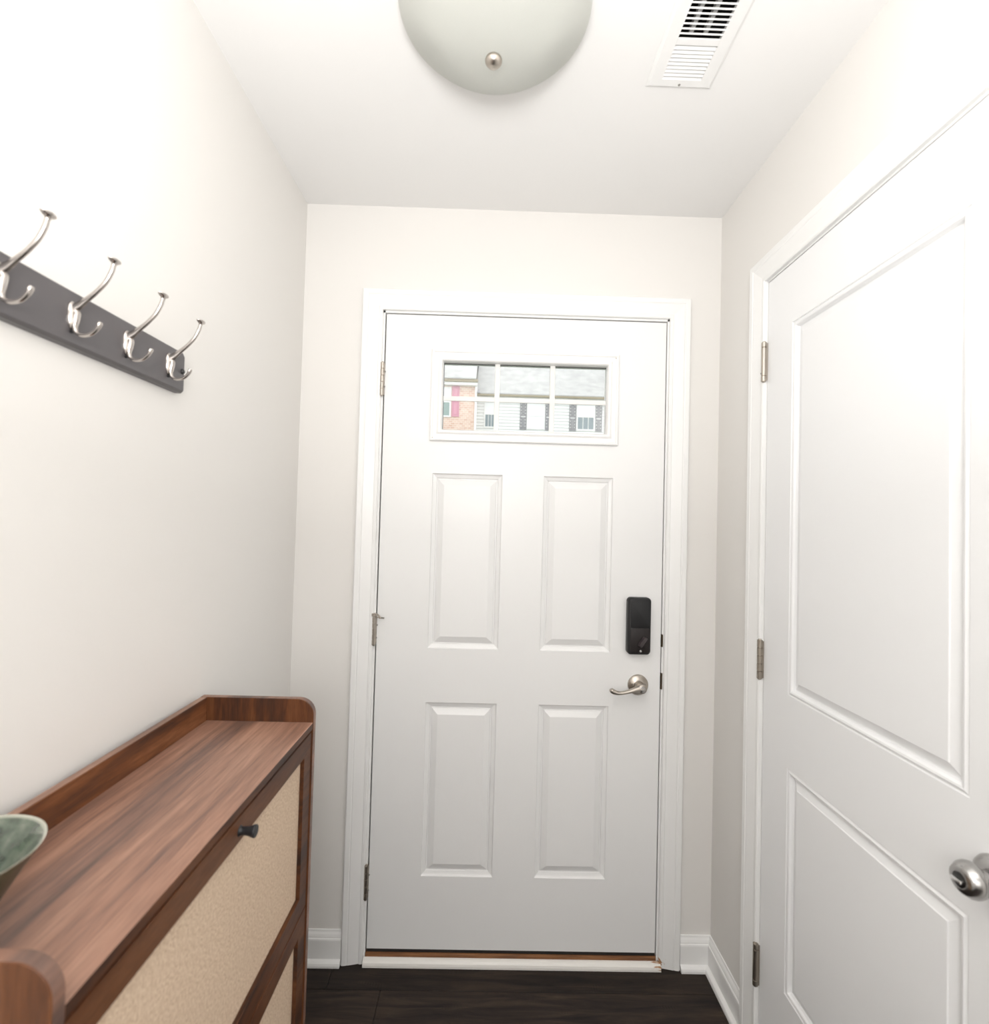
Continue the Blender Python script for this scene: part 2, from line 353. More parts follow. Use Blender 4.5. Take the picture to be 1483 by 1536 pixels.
mr = nd(TRIM1, 'ShaderNodeMapRange'); mr.inputs['From Min'].default_value = 0.0; mr.inputs['From Max'].default_value = 0.05; mr.inputs['To Min'].default_value = 0.30; mr.inputs['To Max'].default_value = -0.2; lk(TRIM1, vd.outputs['Value'], mr.inputs[0])
ad = nd(TRIM1, 'ShaderNodeMath', operation='ADD'); lk(TRIM1, n.outputs[0], ad.inputs[0]); lk(TRIM1, mr.outputs[0], ad.inputs[1])
lk(TRIM1, ramp(TRIM1, ad.outputs[0], [(0.60, (0.88, 0.88, 0.87)), (0.66, (0.40, 0.21, 0.10))]), TRIM1.node_tree.nodes['Principled BSDF'].inputs['Base Color'])
t1 = obj('trim_1', casing_front(-0.0075, 0.9285, 2.0805), TRIM1); tag(t1, 'white moulded casing around the front door', 'trim', 'structure')
bm = BM()
sweep_profile(bm, lambda s, h: [(XR-h, 1.3385+s, 0.0015), (XR-h, 1.3385+s, 2.0765+s), (XR-h, 0.650-s, 2.0765+s), (XR-h, 0.650-s, 0.0015)], CPROF)
t2 = obj('trim_2', bm, TRIM); tag(t2, 'white moulded casing around the closet door', 'trim', 'structure')
# jambs
bm = BM()
box(bm, FX0, -0.0008, D, D+WT, 0, FZ1, 0.0005, 1); box(bm, 0.9225, FX1, D, D+WT, 0, FZ1, 0.0005, 1); box(bm, FX0, FX1, D, D+WT, 2.0735, FZ1, 0.0005, 1)
j = obj('jamb', bm, TRIM, t1)
bm = BM()                                    # black weatherstrip behind the slab edges
box(bm, -0.0008, 0.012, D+0.047, D+0.056, 0.04, 2.0735); box(bm, 0.910, 0.9225, D+0.047, D+0.056, 0.04, 2.0735); box(bm, 0.012, 0.910, D+0.047, D+0.056, 2.062, 2.0735)
obj('weatherstrip', bm, DARK, t1)
bm = BM()
box(bm, XR, XR+WT, 1.3365, CY1, 0, CZ1); box(bm, XR, XR+WT, CY0, 0.652, 0, CZ1); box(bm, XR, XR+WT, CY0, CY1, 2.0715, CZ1)
box(bm, XR+0.040, XR+0.052, 1.3205, 1.3365, 0, 2.0715); box(bm, XR+0.040, XR+0.052, 0.652, 0.668, 0, 2.0715); box(bm, XR+0.040, XR+0.052, 0.652, 1.3365, 2.056, 2.0715)
obj('jamb', bm, TRIM, t2)

# ------------------------------------------------------------------ panelled door slabs
def panel_slab(us, vs, panels, holes, prof, th, P):
    """grid of cells between us x vs; P(u, v, n) maps to world (n towards the room)"""
    bm = BM(); cache = {}
    def V(u, v, n):
        k = (round(u, 5), round(v, 5), round(n, 5))
        if k not in cache: cache[k] = bm.verts.new(P(u, v, n))
        return cache[k]
    for i in range(len(us)-1):
        for k in range(len(vs)-1):
            a, b, c, d = us[i], us[i+1], vs[k], vs[k+1]
            if (i, k) in holes:
                for p, q in (((a, c), (b, c)), ((b, c), (b, d)), ((b, d), (a, d)), ((a, d), (a, c))):
                    bm.faces.new((V(*p, 0), V(*q, 0), V(*q, -th), V(*p, -th)))
                continue
            bm.faces.new((V(a, c, -th), V(b, c, -th), V(b, d, -th), V(a, d, -th)))
            if (i, k) in panels:
                for (s, n), (s2, n2) in zip(prof, prof[1:]):
                    o = [(a+s, c+s), (b-s, c+s), (b-s, d-s), (a+s, d-s)]; q = [(a+s2, c+s2), (b-s2, c+s2), (b-s2, d-s2), (a+s2, d-s2)]
                    for e in range(4):
                        f = (e+1) % 4; bm.faces.new((V(*o[e], n), V(*o[f], n), V(*q[f], n2), V(*q[e], n2)))
                s, n = prof[-1]; bm.faces.new((V(a+s, c+s, n), V(b-s, c+s, n), V(b-s, d-s, n), V(a+s, d-s, n)))
            else: bm.faces.new((V(a, c, 0), V(b, c, 0), V(b, d, 0), V(a, d, 0)))
    U0, U1, V0, V1 = us[0], us[-1], vs[0], vs[-1]
    for i in range(len(us)-1):
        for vv in (V0, V1): bm.faces.new((V(us[i], vv, 0), V(us[i+1], vv, 0), V(us[i+1], vv, -th), V(us[i], vv, -th)))
    for k in range(len(vs)-1):
        for uu in (U0, U1): bm.faces.new((V(uu, vs[k], 0), V(uu, vs[k+1], 0), V(uu, vs[k+1], -th), V(uu, vs[k], -th)))
    return bm
FP = [(0, 0), (0.0018, -0.0045), (0.0045, -0.0060), (0.0130, -0.0085), (0.0150, -0.0125), (0.0185, -0.0125), (0.0205, -0.0090), (0.0360, -0.0020), (0.0385, -0.0010)]
us = [0.0035, 0.1665, 0.1925, 0.3935, 0.5285, 0.7295, 0.7545, 0.9190]
vs = [0.0425, 0.2700, 0.8180, 0.9905, 1.5540, 1.6925, 1.9215, 2.0690]
# panels sit in columns merged: use own grid without the lite columns
us_p = [0.0035, 0.1670, 0.3940, 0.5280, 0.7540, 0.9190]
# lower part (panels) and upper part (lite) as two grids welded in one mesh
def Pf(u, v, n): return (u, D-n-0.0, v)
bmA = panel_slab(us_p, [0.0425, 0.2700, 0.8180, 0.9905, 1.5540, 1.60], {(1, 1), (3, 1), (1, 3), (3, 3)}, set(), FP, 0.044, Pf)
bmB = panel_slab([0.0035, 0.1925, 0.7295, 0.9190], [1.60, 1.6925, 1.9215, 2.0690], set(), {(1, 1)}, FP, 0.044, Pf)
def drop_cap(bm, z):
    fs = [f for f in bm.faces if all(abs(v.co.z-z) < 1e-5 for v in f.verts)]; bmesh.ops.delete(bm, geom=fs, context='FACES')
drop_cap(bmA, 1.60); drop_cap(bmB, 1.60)
tmp = bpy.data.meshes.new('tmp'); bmB.to_mesh(tmp); bmB.free(); bmA.from_mesh(tmp); bpy.data.meshes.remove(tmp)
d1 = obj('door_1', bmA, DOORP); tag(d1, 'white four-panel front door with a wide glazed lite at the top', 'door', 'structure')

# lite: moulded frame, pane, muntins, gasket
def rect_frame(bm, x0, x1, z0, z1, prof, P=lambda u, v, n: (u, D-n, v)):
    """closed mitred frame; s grows inward"""
    rows = []
    for s, n in prof: rows.append([P(x0+s, z0+s, n), P(x1-s, z0+s, n), P(x1-s, z1-s, n), P(x0+s, z1-s, n)])
    V = [[bm.verts.new(p) for p in r] for r in rows]
    for A, B in zip(V, V[1:]+V[:1]):
        for k in range(4): bm.faces.new((A[k], B[k], B[(k+1) % 4], A[(k+1) % 4]))
bm = BM()
rect_frame(bm, 0.1540, 0.7655, 1.6590, 1.9575, [(0, 0.0004), (0, 0.007), (0.003, 0.010), (0.008, 0.0105), (0.011, 0.008), (0.022, 0.0065), (0.028, 0.010), (0.034, 0.009), (0.0375, 0.004), (0.0385, -0.014), (0.036, -0.014), (0.036, 0.0004)])
lf = obj('lite_frame', bm, TRIM, d1)
bm = BM(); box(bm, 0.1928, 0.7292, D+0.0195, D+0.0240, 1.6928, 1.9212); obj('pane', bm, GLASS, lf)
for x in (0.3690, 0.5505):
    bm = BM(); box(bm, x-0.0085, x+0.0085, D+0.0120, D+0.0185, 1.693, 1.921, 0.0018, 2); obj('muntin', bm, OTRIM, lf)
bm = BM(); box(bm, 0.193, 0.729, D+0.0127, D+0.0180, 1.7945, 1.8100, 0.0015, 2); obj('muntin', bm, OTRIM, lf)
bm = BM(); box(bm, 0.1930, 0.7290, D+0.0187, D+0.0193, 1.9165, 1.9210); box(bm, 0.1930, 0.1945, D+0.0187, D+0.0193, 1.6930, 1.9165); box(bm, 0.7275, 0.7290, D+0.0187, D+0.0193, 1.6930, 1.9165)
obj('gasket', bm, mat('grey_gasket', (0.12, 0.12, 0.12), 0.6), lf)
for (x, z) in ((0.7530, 1.9440), (0.1640, 1.668)):
    bm = BM(); lathe(bm, [(0.0020, 0), (0.0016, 0.0012), (0, 0.0014)], (x, D-0.0095, z), (0, -1, 0), 10); obj('screw_plug', bm, NICKEL, lf)

# sweep, sill, threshold strip
bm = BM(); box(bm, 0.004, 0.9185, D+0.0015, D+0.040, 0.0318, 0.0424); obj('door_sweep', bm, DARK, d1)
bm = BM(); box(bm, -0.0005, 0.9222, D-0.004, D+WT-0.002, 0.0, 0.0315, 0.003, 2)
th = obj('trim_3', bm, SILL); tag(th, 'brown oak sill under the front door', 'trim', 'structure')
bm = BM()
pr = [(0, 0), (-0.0165, 0.0), (-0.0165, 0.006), (-0.0145, 0.0125), (-0.010, 0.0175), (-0.004, 0.0205), (0, 0.021)]
loft(bm, [[(x, D-0.0045+a, 0.0002+b) for a, b in pr] for x in (-0.0045, 0.9330)])
obj('threshold_strip', bm, STRIP, th)

# hinges: five knuckles, pin tips, leaf sliver, screws
def hinge(parent, cx, cy, z0, z1, m, leaf, screws=None, tip=0.004, r=0.0062, style='five'):
    bm = BM(); L = z1-z0; lathe(bm, [(0.0035, -0.002), (r*0.78, 0), (r*0.78, L*0.02), (r*0.78, L*.98), (0.0035, L+0.002)], (cx, cy, z0), (0, 0, 1), 14)
    hg = obj('hinge', bm, m, parent, smooth=True)
    cuts = [0, .2, .4, .6, .8, 1] if style == 'five' else [0, .14, .86, 1]
    for a, b in zip(cuts, cuts[1:]):
        bm = BM(); z = z0+L*a+0.0006; l = L*(b-a)-0.0012
        lathe(bm, [(r*0.86, 0), (r, 0.0006), (r, l-0.0006), (r*0.86, l)], (cx, cy, z), (0, 0, 1), 16)
        obj('knuckle', bm, m, hg, smooth=True)
    bm = BM(); box(bm, *leaf, z0+0.003, z1-0.003, 0.0003, 1); obj('leaf', bm, m, hg)
    if screws:
        for z, o in screws:
            bm = BM(); lathe(bm, [(0.0028, 0), (0.0024, 0.0015), (0, 0.0018)], (o[0], o[1], z), o[2], 10); obj('set_screw', bm, SCREWM, hg)
    return hg
for (z0, z1, m) in ((1.800, 1.908, NICKEL), (0.998, 1.087, NICKEL), (0.200, 0.307, NICKELD)):
    L = z1-z0
    sc = [(z0+L*0.72, (0.0055, D-0.009, (1, -0.3, 0))), (z0+L*0.27, (0.0045, D-0.009, (1, -0.3, 0)))]
    hg = hinge(d1, -0.0035, D-0.0085, z0, z1, m, (-0.0006, 0.0032, D-0.006, D+0.030), sc)
    if abs(z0-0.998) < 0.01:               # hinge-pin door stop
        bm = BM(); lathe(bm, [(0.0078, 0), (0.0088, 0.001), (0.0088, 0.0085), (0.0078, 0.0095)], (-0.0035, D-0.0095, 1.0900), (0, 0, 1), 18)
        hs = obj('door_stop', bm, m, hg, smooth=True)
        # (a hinge's own sub-parts stay joined here: stop collar, arm and bumper tip)
        bm = BM(); bm.from_mesh(hs.data)
        p = spline([(-0.002, D-0.014, 1.0965), (0.006, D-0.020, 1.0985), (0.014, D-0.026, 1.0950), (0.019, D-0.028, 1.0905), (0.0165, D-0.026, 1.0875)], 6)
        tube(bm, p, [0.0026]*len(p), 8)
        tube(bm, [(-0.001, D-0.015, 1.0890), (0.015, D-0.020, 1.0880), (0.030, D-0.020, 1.0865)], [0.0018, 0.0022, 0.0024], 8)
        bm.to_mesh(hs.data); bm.free()
        for q in hs.data.polygons: q.use_smooth = True

# keypad deadbolt (inside cover)
LX, LZ = 0.8415, 1.0815
bm = BM()
def rr(w, h, r, y): return [(a, y, b) for a, b in rrect(LX, LZ, w, h, r, 6)]
def rr_bow(w, h, r, y, bow):
    out = []
    for a, b in rrect(LX, LZ, w, h, r, 6):
        t = (a-LX)/(w/2); sgn = 1 if b > LZ else -1
        k = max(0.0, (abs(b-LZ)-(h/2-r))/r) if abs(b-LZ) > h/2-r else 0
        out.append((a, y, b+sgn*bow*(1-t*t)*min(1, k*1.2)))
    return out
loft(bm, [rr_bow(0.068, 0.168, 0.009, D-0.0002, 0.004), rr_bow(0.074, 0.176, 0.010, D-0.004, 0.0045), rr_bow(0.0745, 0.1765, 0.010, D-0.022, 0.0045), rr_bow(0.070, 0.172, 0.009, D-0.0275, 0.0045), rr_bow(0.066, 0.168, 0.008, D-0.0290, 0.0045)])
lk_ = obj('keypad_deadbolt', bm, BLACK, d1, smooth=True)
tag(lk_, 'black deadbolt cover')
bm = BM(); loft(bm, [[(a, y, b) for a, b in rrect(LX+0.001, LZ+0.038, w_, 0.083*w_/0.062, 0.005, 4)] for w_, y in ((0.062, D-0.0288), (0.062, D-0.0312), (0.0605, D-0.0320))])
obj('battery_cover', bm, mat('black_cover', (0.016, 0.016, 0.017), 0.55, spec=0.3), lk_, smooth=True)
bm = BM(); loft(bm, [[(a, y, b) for a, b in rrect(LX+0.001, LZ-0.044, w_, 0.076*w_/0.062, 0.005, 4)] for w_, y in ((0.062, D-0.0288), (0.062, D-0.0306), (0.0605, D-0.0313))])
obj('lower_cover', bm, mat('black_brown_cover', (0.020, 0.016, 0.016), 0.5, spec=0.3), lk_, smooth=True)
bm = BM(); vsn = len(bm.verts)
loft(bm, [[(a, y, b) for a, b in rrect(0, 0, w_, h_, 0.004, 4)] for w_, h_, y in ((0.013, 0.036, 0), (0.0125, 0.036, -0.010), (0.009, 0.033, -0.014))])
bmesh.ops.rotate(bm, verts=bm.verts[:], cent=(0, 0, 0), matrix=Matrix.Rotation(math.radians(33), 3, 'Y'))
bmesh.ops.translate(bm, verts=bm.verts[:], vec=(LX+0.008, D-0.0312, LZ-0.047))
obj('thumb_turn', bm, mat('thumb_turn_black', (0.050, 0.040, 0.042), 0.35), lk_, smooth=True)
bm = BM(); lathe(bm, [(0.0036, 0), (0.0036, 0.0012), (0.0024, 0.0016), (0, 0.0012)], (LX+0.003, D-0.0312, LZ-0.0775), (0, -1, 0), 14)
obj('screw', bm, CHROME, lk_, smooth=True)

# lever handle
RX, RZ = 0.8475, 0.8895
bm = BM(); lathe(bm, [(0.0330, 0), (0.0330, 0.003), (0.0310, 0.0065), (0.0225, 0.0100), (0.0185, 0.0125), (0.0160, 0.0130)], (RX, D-0.0002, RZ), (0, -1, 0), 40)
hd = obj('door_handle', bm, NICKEL, d1, smooth=True)
bm = BM(); lathe(bm, [(0.0155, 0.012), (0.0125, 0.018), (0.0115, 0.030), (0.0135, 0.036), (0.0145, 0.044), (0.0135, 0.050), (0.0105, 0.0525), (0.0100, 0.0520)], (RX, D, RZ), (0, -1, 0), 28)
c4 = [(RX+0.004, D-0.043, RZ, 0.0130, 0.0120), (RX-0.014, D-0.045, RZ-0.001, 0.0105, 0.0100), (RX-0.034, D-0.047, RZ-0.0055, 0.0070, 0.0085), (RX-0.056, D-0.048, RZ-0.0110, 0.0055, 0.0075), (RX-0.074, D-0.048, RZ-0.0130, 0.0062, 0.0075), (RX-0.089, D-0.047, RZ-0.0100, 0.0078, 0.0078), (RX-0.0965, D-0.046, RZ-0.0045, 0.0075, 0.0075), (RX-0.0985, D-0.046, RZ-0.0015, 0.0035, 0.004)]
sp_ = spline(c4, 6)
tube(bm, [q[:3] for q in sp_], [(max(q[4], .002), max(q[3], .002)) for q in sp_], 14, side=(0, 1, 0))
obj('lever', bm, NICKEL, hd, smooth=True)
bm = BM(); lathe(bm, [(0.0098, 0.0500), (0.0098, 0.0535), (0.0080, 0.0542)], (RX, D, RZ), (0, -1, 0), 24)
box(bm, RX-0.007, RX+0.007, D-0.0600, D-0.0540, RZ-0.0022, RZ+0.0022, 0.001, 2); obj('privacy_turn', bm, CHROME, hd, smooth=True)
for dx in (-0.0195, 0.0195):
    bm = BM(); lathe(bm, [(0.0030, 0.0092), (0.0028, 0.0118), (0, 0.0112)], (RX+dx, D, RZ+0.004), (0, -1, 0), 12); obj('screw', bm, SCREWM, hd, smooth=True)
# strikes on the jamb
for z0, z1 in ((1.012, 1.052), (0.876, 0.928)):
    bm = BM(); box(bm, 0.9205, 0.9262, D-0.0022, D+0.020, z0, z1, 0.0008, 1); 
    st = obj('strike_plate', bm, mat('aged_bronze', (0.10, 0.075, 0.05), 0.45, 0.9), t1)
    bm = BM(); box(bm, 0.9188, 0.9215, D-0.0012, D+0.018, z0+0.010, z1-0.010); obj('latch_hole', bm, DARK, st)

# ------------------------------------------------------------------ closet door
CP = [(0, 0), (0.0015, -0.0030), (0.0035, -0.0022), (0.0080, 0.0004), (0.0120, -0.0006), (0.0150, -0.0050), (0.0165, -0.0100), (0.0190, -0.0100), (0.0360, -0.0035), (0.0375, -0.0015), (0.0385, -0.0015)]
def Pc(u, v, n): return (XR-n+0.0, u, v)
cy0, cy1 = 0.6550, 1.3335
bm = panel_slab([cy0, 0.7635, 1.2260, cy1], [0.012, 0.2800, 0.8195, 0.9955, 1.9180, 2.0685], {(1, 1), (1, 3)}, set(), CP, 0.035, Pc)
d2 = obj('door_2', bm, DOORC); tag(d2, 'white two-panel closet door with a round nickel knob', 'door', 'structure')
for (z0, z1, st, m) in ((1.800, 1.908, 'three', NICKEL), (1.000, 1.104, 'five', NICKELD), (0.197, 0.3065, 'three', NICKELD)):
    sc = [(z0+0.022, (XR-0.0145, 1.3385, (-1, -0.4, 0)))] if z0 > 1.5 else None
    hinge(d2, XR-0.0085, 1.3385, z0, z1, m, (XR-0.0040, XR+0.0005, 1.3340, 1.3362), sc, r=0.0068, style=st)
# knob
KY, KZ = 0.7210, 0.9025
bm = BM(); lathe(bm, [(0.0325, 0), (0.0325, 0.003), (0.0300, 0.008), (0.0250, 0.0125), (0.0160, 0.0155), (0.0125, 0.0165)], (XR-0.0002, KY, KZ), (-1, 0, 0), 40)
kb = obj('door_knob', bm, CHROME, d2, smooth=True)
bm = BM(); lathe(bm, [(0.0135, 0.014), (0.0125, 0.018), (0.0115, 0.024), (0.0140, 0.0270), (0.0200, 0.0300), (0.0240, 0.0350), (0.0248, 0.0400), (0.0238, 0.0450), (0.0205, 0.0505), (0.0190, 0.0530), (0.0165, 0.0545), (0.0120, 0.0560), (0.0105, 0.0560), (0.0100, 0.0546)], (XR, KY, KZ), (-1, 0, 0), 44)
obj('knob', bm, CHROME, kb, smooth=True)
bm = BM(); lathe(bm, [(0.0098, 0.0540), (0.0096, 0.0565), (0.0080, 0.0572)], (XR, KY, KZ), (-1, 0, 0), 24)
obj('turn_recess', bm, mat('dark_recess', (0.10, 0.10, 0.10), 0.3, 1.0), kb, smooth=True)
bm = BM(); box(bm, XR-0.0625, XR-0.0570, KY-0.0080, KY+0.0080, KZ-0.0024, KZ+0.0024, 0.001, 2)
obj('privacy_turn', bm, mat('polished_turn', (0.85, 0.85, 0.84), 0.15, 1.0), kb, smooth=True)

# ------------------------------------------------------------------ baseboards with shoe moulding
BP = [(0, 0), (0.0125, 0), (0.0125, 0.074), (0.0115, 0.078), (0.0090, 0.0800), (0.0090, 0.0835), (0.0070, 0.0900), (0.0040, 0.0955), (0.0030, 0.1010), (0.0, 0.1020)]
SPF = [(0.0127, 0.0002), (0.0257, 0.0002), (0.0257, 0.006), (0.0235, 0.0125), (0.0190, 0.0165), (0.0127, 0.0185)]
def base_path(name, corners, label):
    """corners: list of (x, y, nx, ny) giving wall point and offset direction"""
    bm = BM(); loft(bm, [[(x+nx*a, y+ny*a, b) for a, b in BP] for x, y, nx, ny in corners])
    o = obj(name, bm, TRIM); tag(o, label, 'baseboard', 'structure')
    bm = BM(); loft(bm, [[(x+nx*a, y+ny*a, b) for a, b in SPF] for x, y, nx, ny in corners]); obj('shoe_moulding', bm, TRIM, o)
base_path('baseboard_back', [(XL, D, 0, -1), (-0.0745, D, 0, -1)], 'short white baseboard left of the front door casing')
base_path('baseboard_right', [(0.9955, D, 0, -1), (XR, D, -1, -1), (XR, 1.4060, -1, 0)], 'white baseboard turning the corner right of the front door')
base_path('baseboard_left', [(XL, D-0.026, 1, 0), (XL, YB+0.001, 1, 0)], 'white baseboard along the left wall behind the cabinet')

# ------------------------------------------------------------------ ceiling register
VZ = H
vent = thing('ceiling_vent', 'white rectangular air register in the ceiling right of the dome light', 'vent', (0.7645, 1.022, H))
bm = BM()
X0, X1, Y0, Y1 = 0.6890, 0.8405, 0.9085, 1.1355
def ring(i, z, x0=X0, x1=X1, y0=Y0, y1=Y1): return [(x0+i, y0+i, z), (x1-i, y0+i, z), (x1-i, y1-i, z), (x0+i, y1-i, z)]
gi = [(VX0+0.001, VY0+0.001), (VX1-0.001, VY0+0.001), (VX1-0.001, VY1-0.001), (VX0+0.001, VY1-0.001)]
loft(bm, [ring(0, H-0.0002), ring(0.0005, H-0.0022), ring(0.0065, H-0.0062), [(a, b, H-0.0062) for a, b in gi], [(a, b, H+0.004) for a, b in gi]], cap=False)
obj('flange', bm, REG, vent)
bm = BM(); box(bm, VX0+0.001, VX1-0.001, 1.0155, 1.0300, H-0.0062, H-0.003, 0.0005, 1); obj('centre_bar', bm, REG, vent)
def slat(y, z, dy, dz, th):
    bm = BM(); n = Vector((0, -dz, dy)).normalized()*th/2; a = Vector((0, y, z)); b = Vector((0, y+dy, z+dz))
    loft(bm, [[(x, (p+q).y, (p+q).z) for p, q in ((a, n), (b, n), (b, -n), (a, -n))] for x in (VX0+0.0012, VX1-0.0012)])
    obj('slat', bm, REG, vent)
n = 9; pit = (1.1115-1.0300)/n
for k in range(n): slat(1.0305+k*pit, H+0.0035, pit*1.02, -0.0095, 0.0009)
n = 8; pit = (1.0150-0.9325)/n
for k in range(n): slat(0.9328+k*pit, H-0.0056, pit*0.55, 0.0062, 0.0026)
bm = BM()
for x in (0.7460, 0.7765): box(bm, x-0.0042, x+0.0042, 0.9325, 1.0150, H+0.004, H+0.016)
obj('damper_rail', bm, mat('galvanised', (0.62, 0.62, 0.61), 0.4, 0.2), vent)
bm = BM()                                    # duct boot, open at the bottom
for a in ((VX0-0.002, VX0+0.0006, VY0, VY1, H+0.004, H+0.20), (VX1-0.0006, VX1+0.002, VY0, VY1, H+0.004, H+0.20), (VX0, VX1, VY0-0.002, VY0+0.0006, H+0.004, H+0.20), (VX0, VX1, VY1-0.0006, VY1+0.002, H+0.004, H+0.20), (VX0, VX1, VY0, VY1, H+0.20, H+0.203)): box(bm, *a)
obj('duct', bm, DUCT, vent)
bm = BM(); lathe(bm, [(0.0030, 0), (0.0026, 0.0012), (0, 0.0016)], (0.7640, 1.1245, H-0.0060), (0, 0, -1), 12); obj('screw', bm, SCREWM, vent, smooth=True)
bm = BM(); lathe(bm, [(0.0030, 0), (0.0026, 0.0012), (0, 0.0016)], (0.7640, 0.9205, H-0.0060), (0, 0, -1), 12); obj('screw', bm, SCREWM, vent, smooth=True)

# ------------------------------------------------------------------ dome light
LXc, LYc = 0.3370, 0.9550
lamp = thing('ceiling_light', 'frosted glass dome ceiling light with a nickel finial', 'ceiling light', (LXc, LYc, H))
bm = BM(); lathe(bm, [(0.105, 0.0002), (0.107, 0.006), (0.103, 0.022), (0.080, 0.026)], (LXc, LYc, H), (0, 0, -1), 48); obj('pan', bm, mat('white_pan', (0.85, 0.85, 0.84), 0.5), lamp, smooth=True)
bm = BM(); R, dp = 0.187, 0.096; pr = []
for k in range(19):
    a = (k/18); rr_ = R*(0.03+0.97*math.sin(a*PI/2)); pr.append((rr_, dp*(1-(rr_/R)**2.1)))
prof = [(r, 0.028+d) for r, d in pr]+[(R+0.0006, 0.026), (R-0.003, 0.0255)]+[((R-0.004)*(r/R), 0.028+(dp-0.004)*(d/dp)) for r, d in reversed(pr)]
a_, u_, v_ = basis((0, 0, -1))
ringsv = []
for r, d in prof: ringsv.append([(LXc+r*math.cos(2*PI*i/64), LYc+r*math.sin(2*PI*i/64), H-d) for i in range(64)])
loft(bm, ringsv+[ringsv[0]], cap=False); bmesh.ops.remove_doubles(bm, verts=bm.verts[:], dist=1e-6)
obj('glass_shade', bm, FROST, lamp, smooth=True)
bm = BM(); lathe(bm, [(0.004, -0.03), (0.004, 0.0), (0.0160, 0.0005), (0.0168, 0.003), (0.0158, 0.0070), (0.0115, 0.0120), (0.0055, 0.0150), (0, 0.0155)], (LXc, LYc, H-0.1235), (0, 0, -1), 28)
obj('finial', bm, NICKEL, lamp, smooth=True)
bm = BM(); lathe(bm, [(0.004, 0.02), (0.004, 0.105)], (LXc, LYc, H), (0, 0, -1), 12); obj('stem', bm, NICKEL, lamp, smooth=True)
for sx_ in (-1, 1):
    bm = BM(); lathe(bm, [(0.012, 0.0), (0.013, 0.02), (0.020, 0.040), (0.026, 0.058), (0.0255, 0.070), (0.018, 0.082), (0.0, 0.088)], (LXc+sx_*0.035, LYc, H-0.045), (sx_, 0, -0.12), 20)
    obj('bulb', bm, mat('bulb_white', (0.8, 0.8, 0.78), 0.3), lamp, smooth=True)

# ------------------------------------------------------------------ coat rack
RZ0, RZ1, RY0, RY1, RT = 1.6330, 1.7125, 0.4460, 0.9795, 0.018
rack = thing('coat_rack', 'charcoal board with nickel double hooks on the left wall', 'coat rack', (XL, 0.7125, 1.672))
bm = BM()
def oct_ring(x, i, ch):
    y0, y1, z0, z1 = RY0+i, RY1-i, RZ0+i, RZ1-i
    return [(x, y0+ch, z0), (x, y1-ch*0.35, z0), (x, y1, z0+ch*0.35), (x, y1, z1-ch), (x, y1-ch, z1), (x, y0+ch, z1), (x, y0, z1-ch), (x, y0, z0+ch*0.35)]
loft(bm, [oct_ring(XL+0.0003, 0.0, 0.006), oct_ring(XL+RT-0.006, 0.0, 0.006), oct_ring(XL+RT-0.0008, 0.0030, 0.006), oct_ring(XL+RT, 0.0042, 0.006)])
obj('board', bm, RACKM, rack)
def hook(y):
    bm = BM(); xb = XL+RT
    # oval back plate, domed
    rings = []
    for s, dx in ((1.0, 0.0001), (1.0, 0.0020), (0.86, 0.0040), (0.55, 0.0060), (0.2, 0.0070)):
        rings.append([(xb+dx, y+0.0085*s*math.cos(a)*(1.0+0.12*math.sin(a)), 1.6745+0.0205*s*math.sin(a)) for a in [2*PI*k/24 for k in range(24)]])
    loft(bm, rings)
    # upper arm
    c = [(xb+0.001, 1.6835, .0060, .0075), (xb+0.009, 1.6885, .0042, .0060), (xb+0.020, 1.6975, .0032, .0042), (xb+0.034, 1.7100, .0030, .0033), (xb+0.046, 1.7240, .0031, .0031), (xb+0.0535, 1.7390, .0033, .0031), (xb+0.0565, 1.7500, .0036, .0032), (xb+0.0570, 1.7535, .0085, .0052), (xb+0.0571, 1.7555, .0104, .0062), (xb+0.0571, 1.7568, .0102, .0060)]
    s_ = spline(c, 5)
    tube(bm, [(q[0], y, q[1]) for q in s_], [(q[2], q[3]) for q in s_], 12, side=(0, 1, 0))
    # lower hook
    c = [(xb+0.003, 1.6830, .0050, .0030), (xb+0.0085, 1.6790, .0052, .0032), (xb+0.0075, 1.6680, .0048, .0034), (xb+0.0055, 1.6580, .0040, .0034), (xb+0.0085, 1.6500, .0034, .0030), (xb+0.0180, 1.6465, .0030, .0027), (xb+0.0290, 1.6490, .0029, .0026), (xb+0.0370, 1.6560, .0031, .0026), (xb+0.0405, 1.6630, .0040, .0030), (xb+0.0412, 1.6660, .0034, .0026)]
    s_ = spline(c, 5)
    tube(bm, [(q[0], y, q[1]) for q in s_], [(q[2], q[3]) for q in s_], 12, side=(0, 1, 0))
    hk = obj('hook', bm, HOOKM, rack, smooth=True)
    bm = BM(); lathe(bm, [(0.0024, 0), (0.0024, 0.002), (0.0012, 0.0030), (0, 0.0030)], (xb+0.0006, y, 1.6520), (1, 0, 0), 12); obj('screw', bm, BLACKM, hk, smooth=True)
for k in range(5): hook(0.9265-0.1075*k)
for y in (0.9690, 0.4565):
    bm = BM(); lathe(bm, [(0.0048, 0), (0.0050, 0.001), (0.0038, 0.0032), (0, 0.0042)], (XL+RT, y, 1.6735), (1, 0, 0), 18); obj('screw', bm, BLACKM, rack, smooth=True)

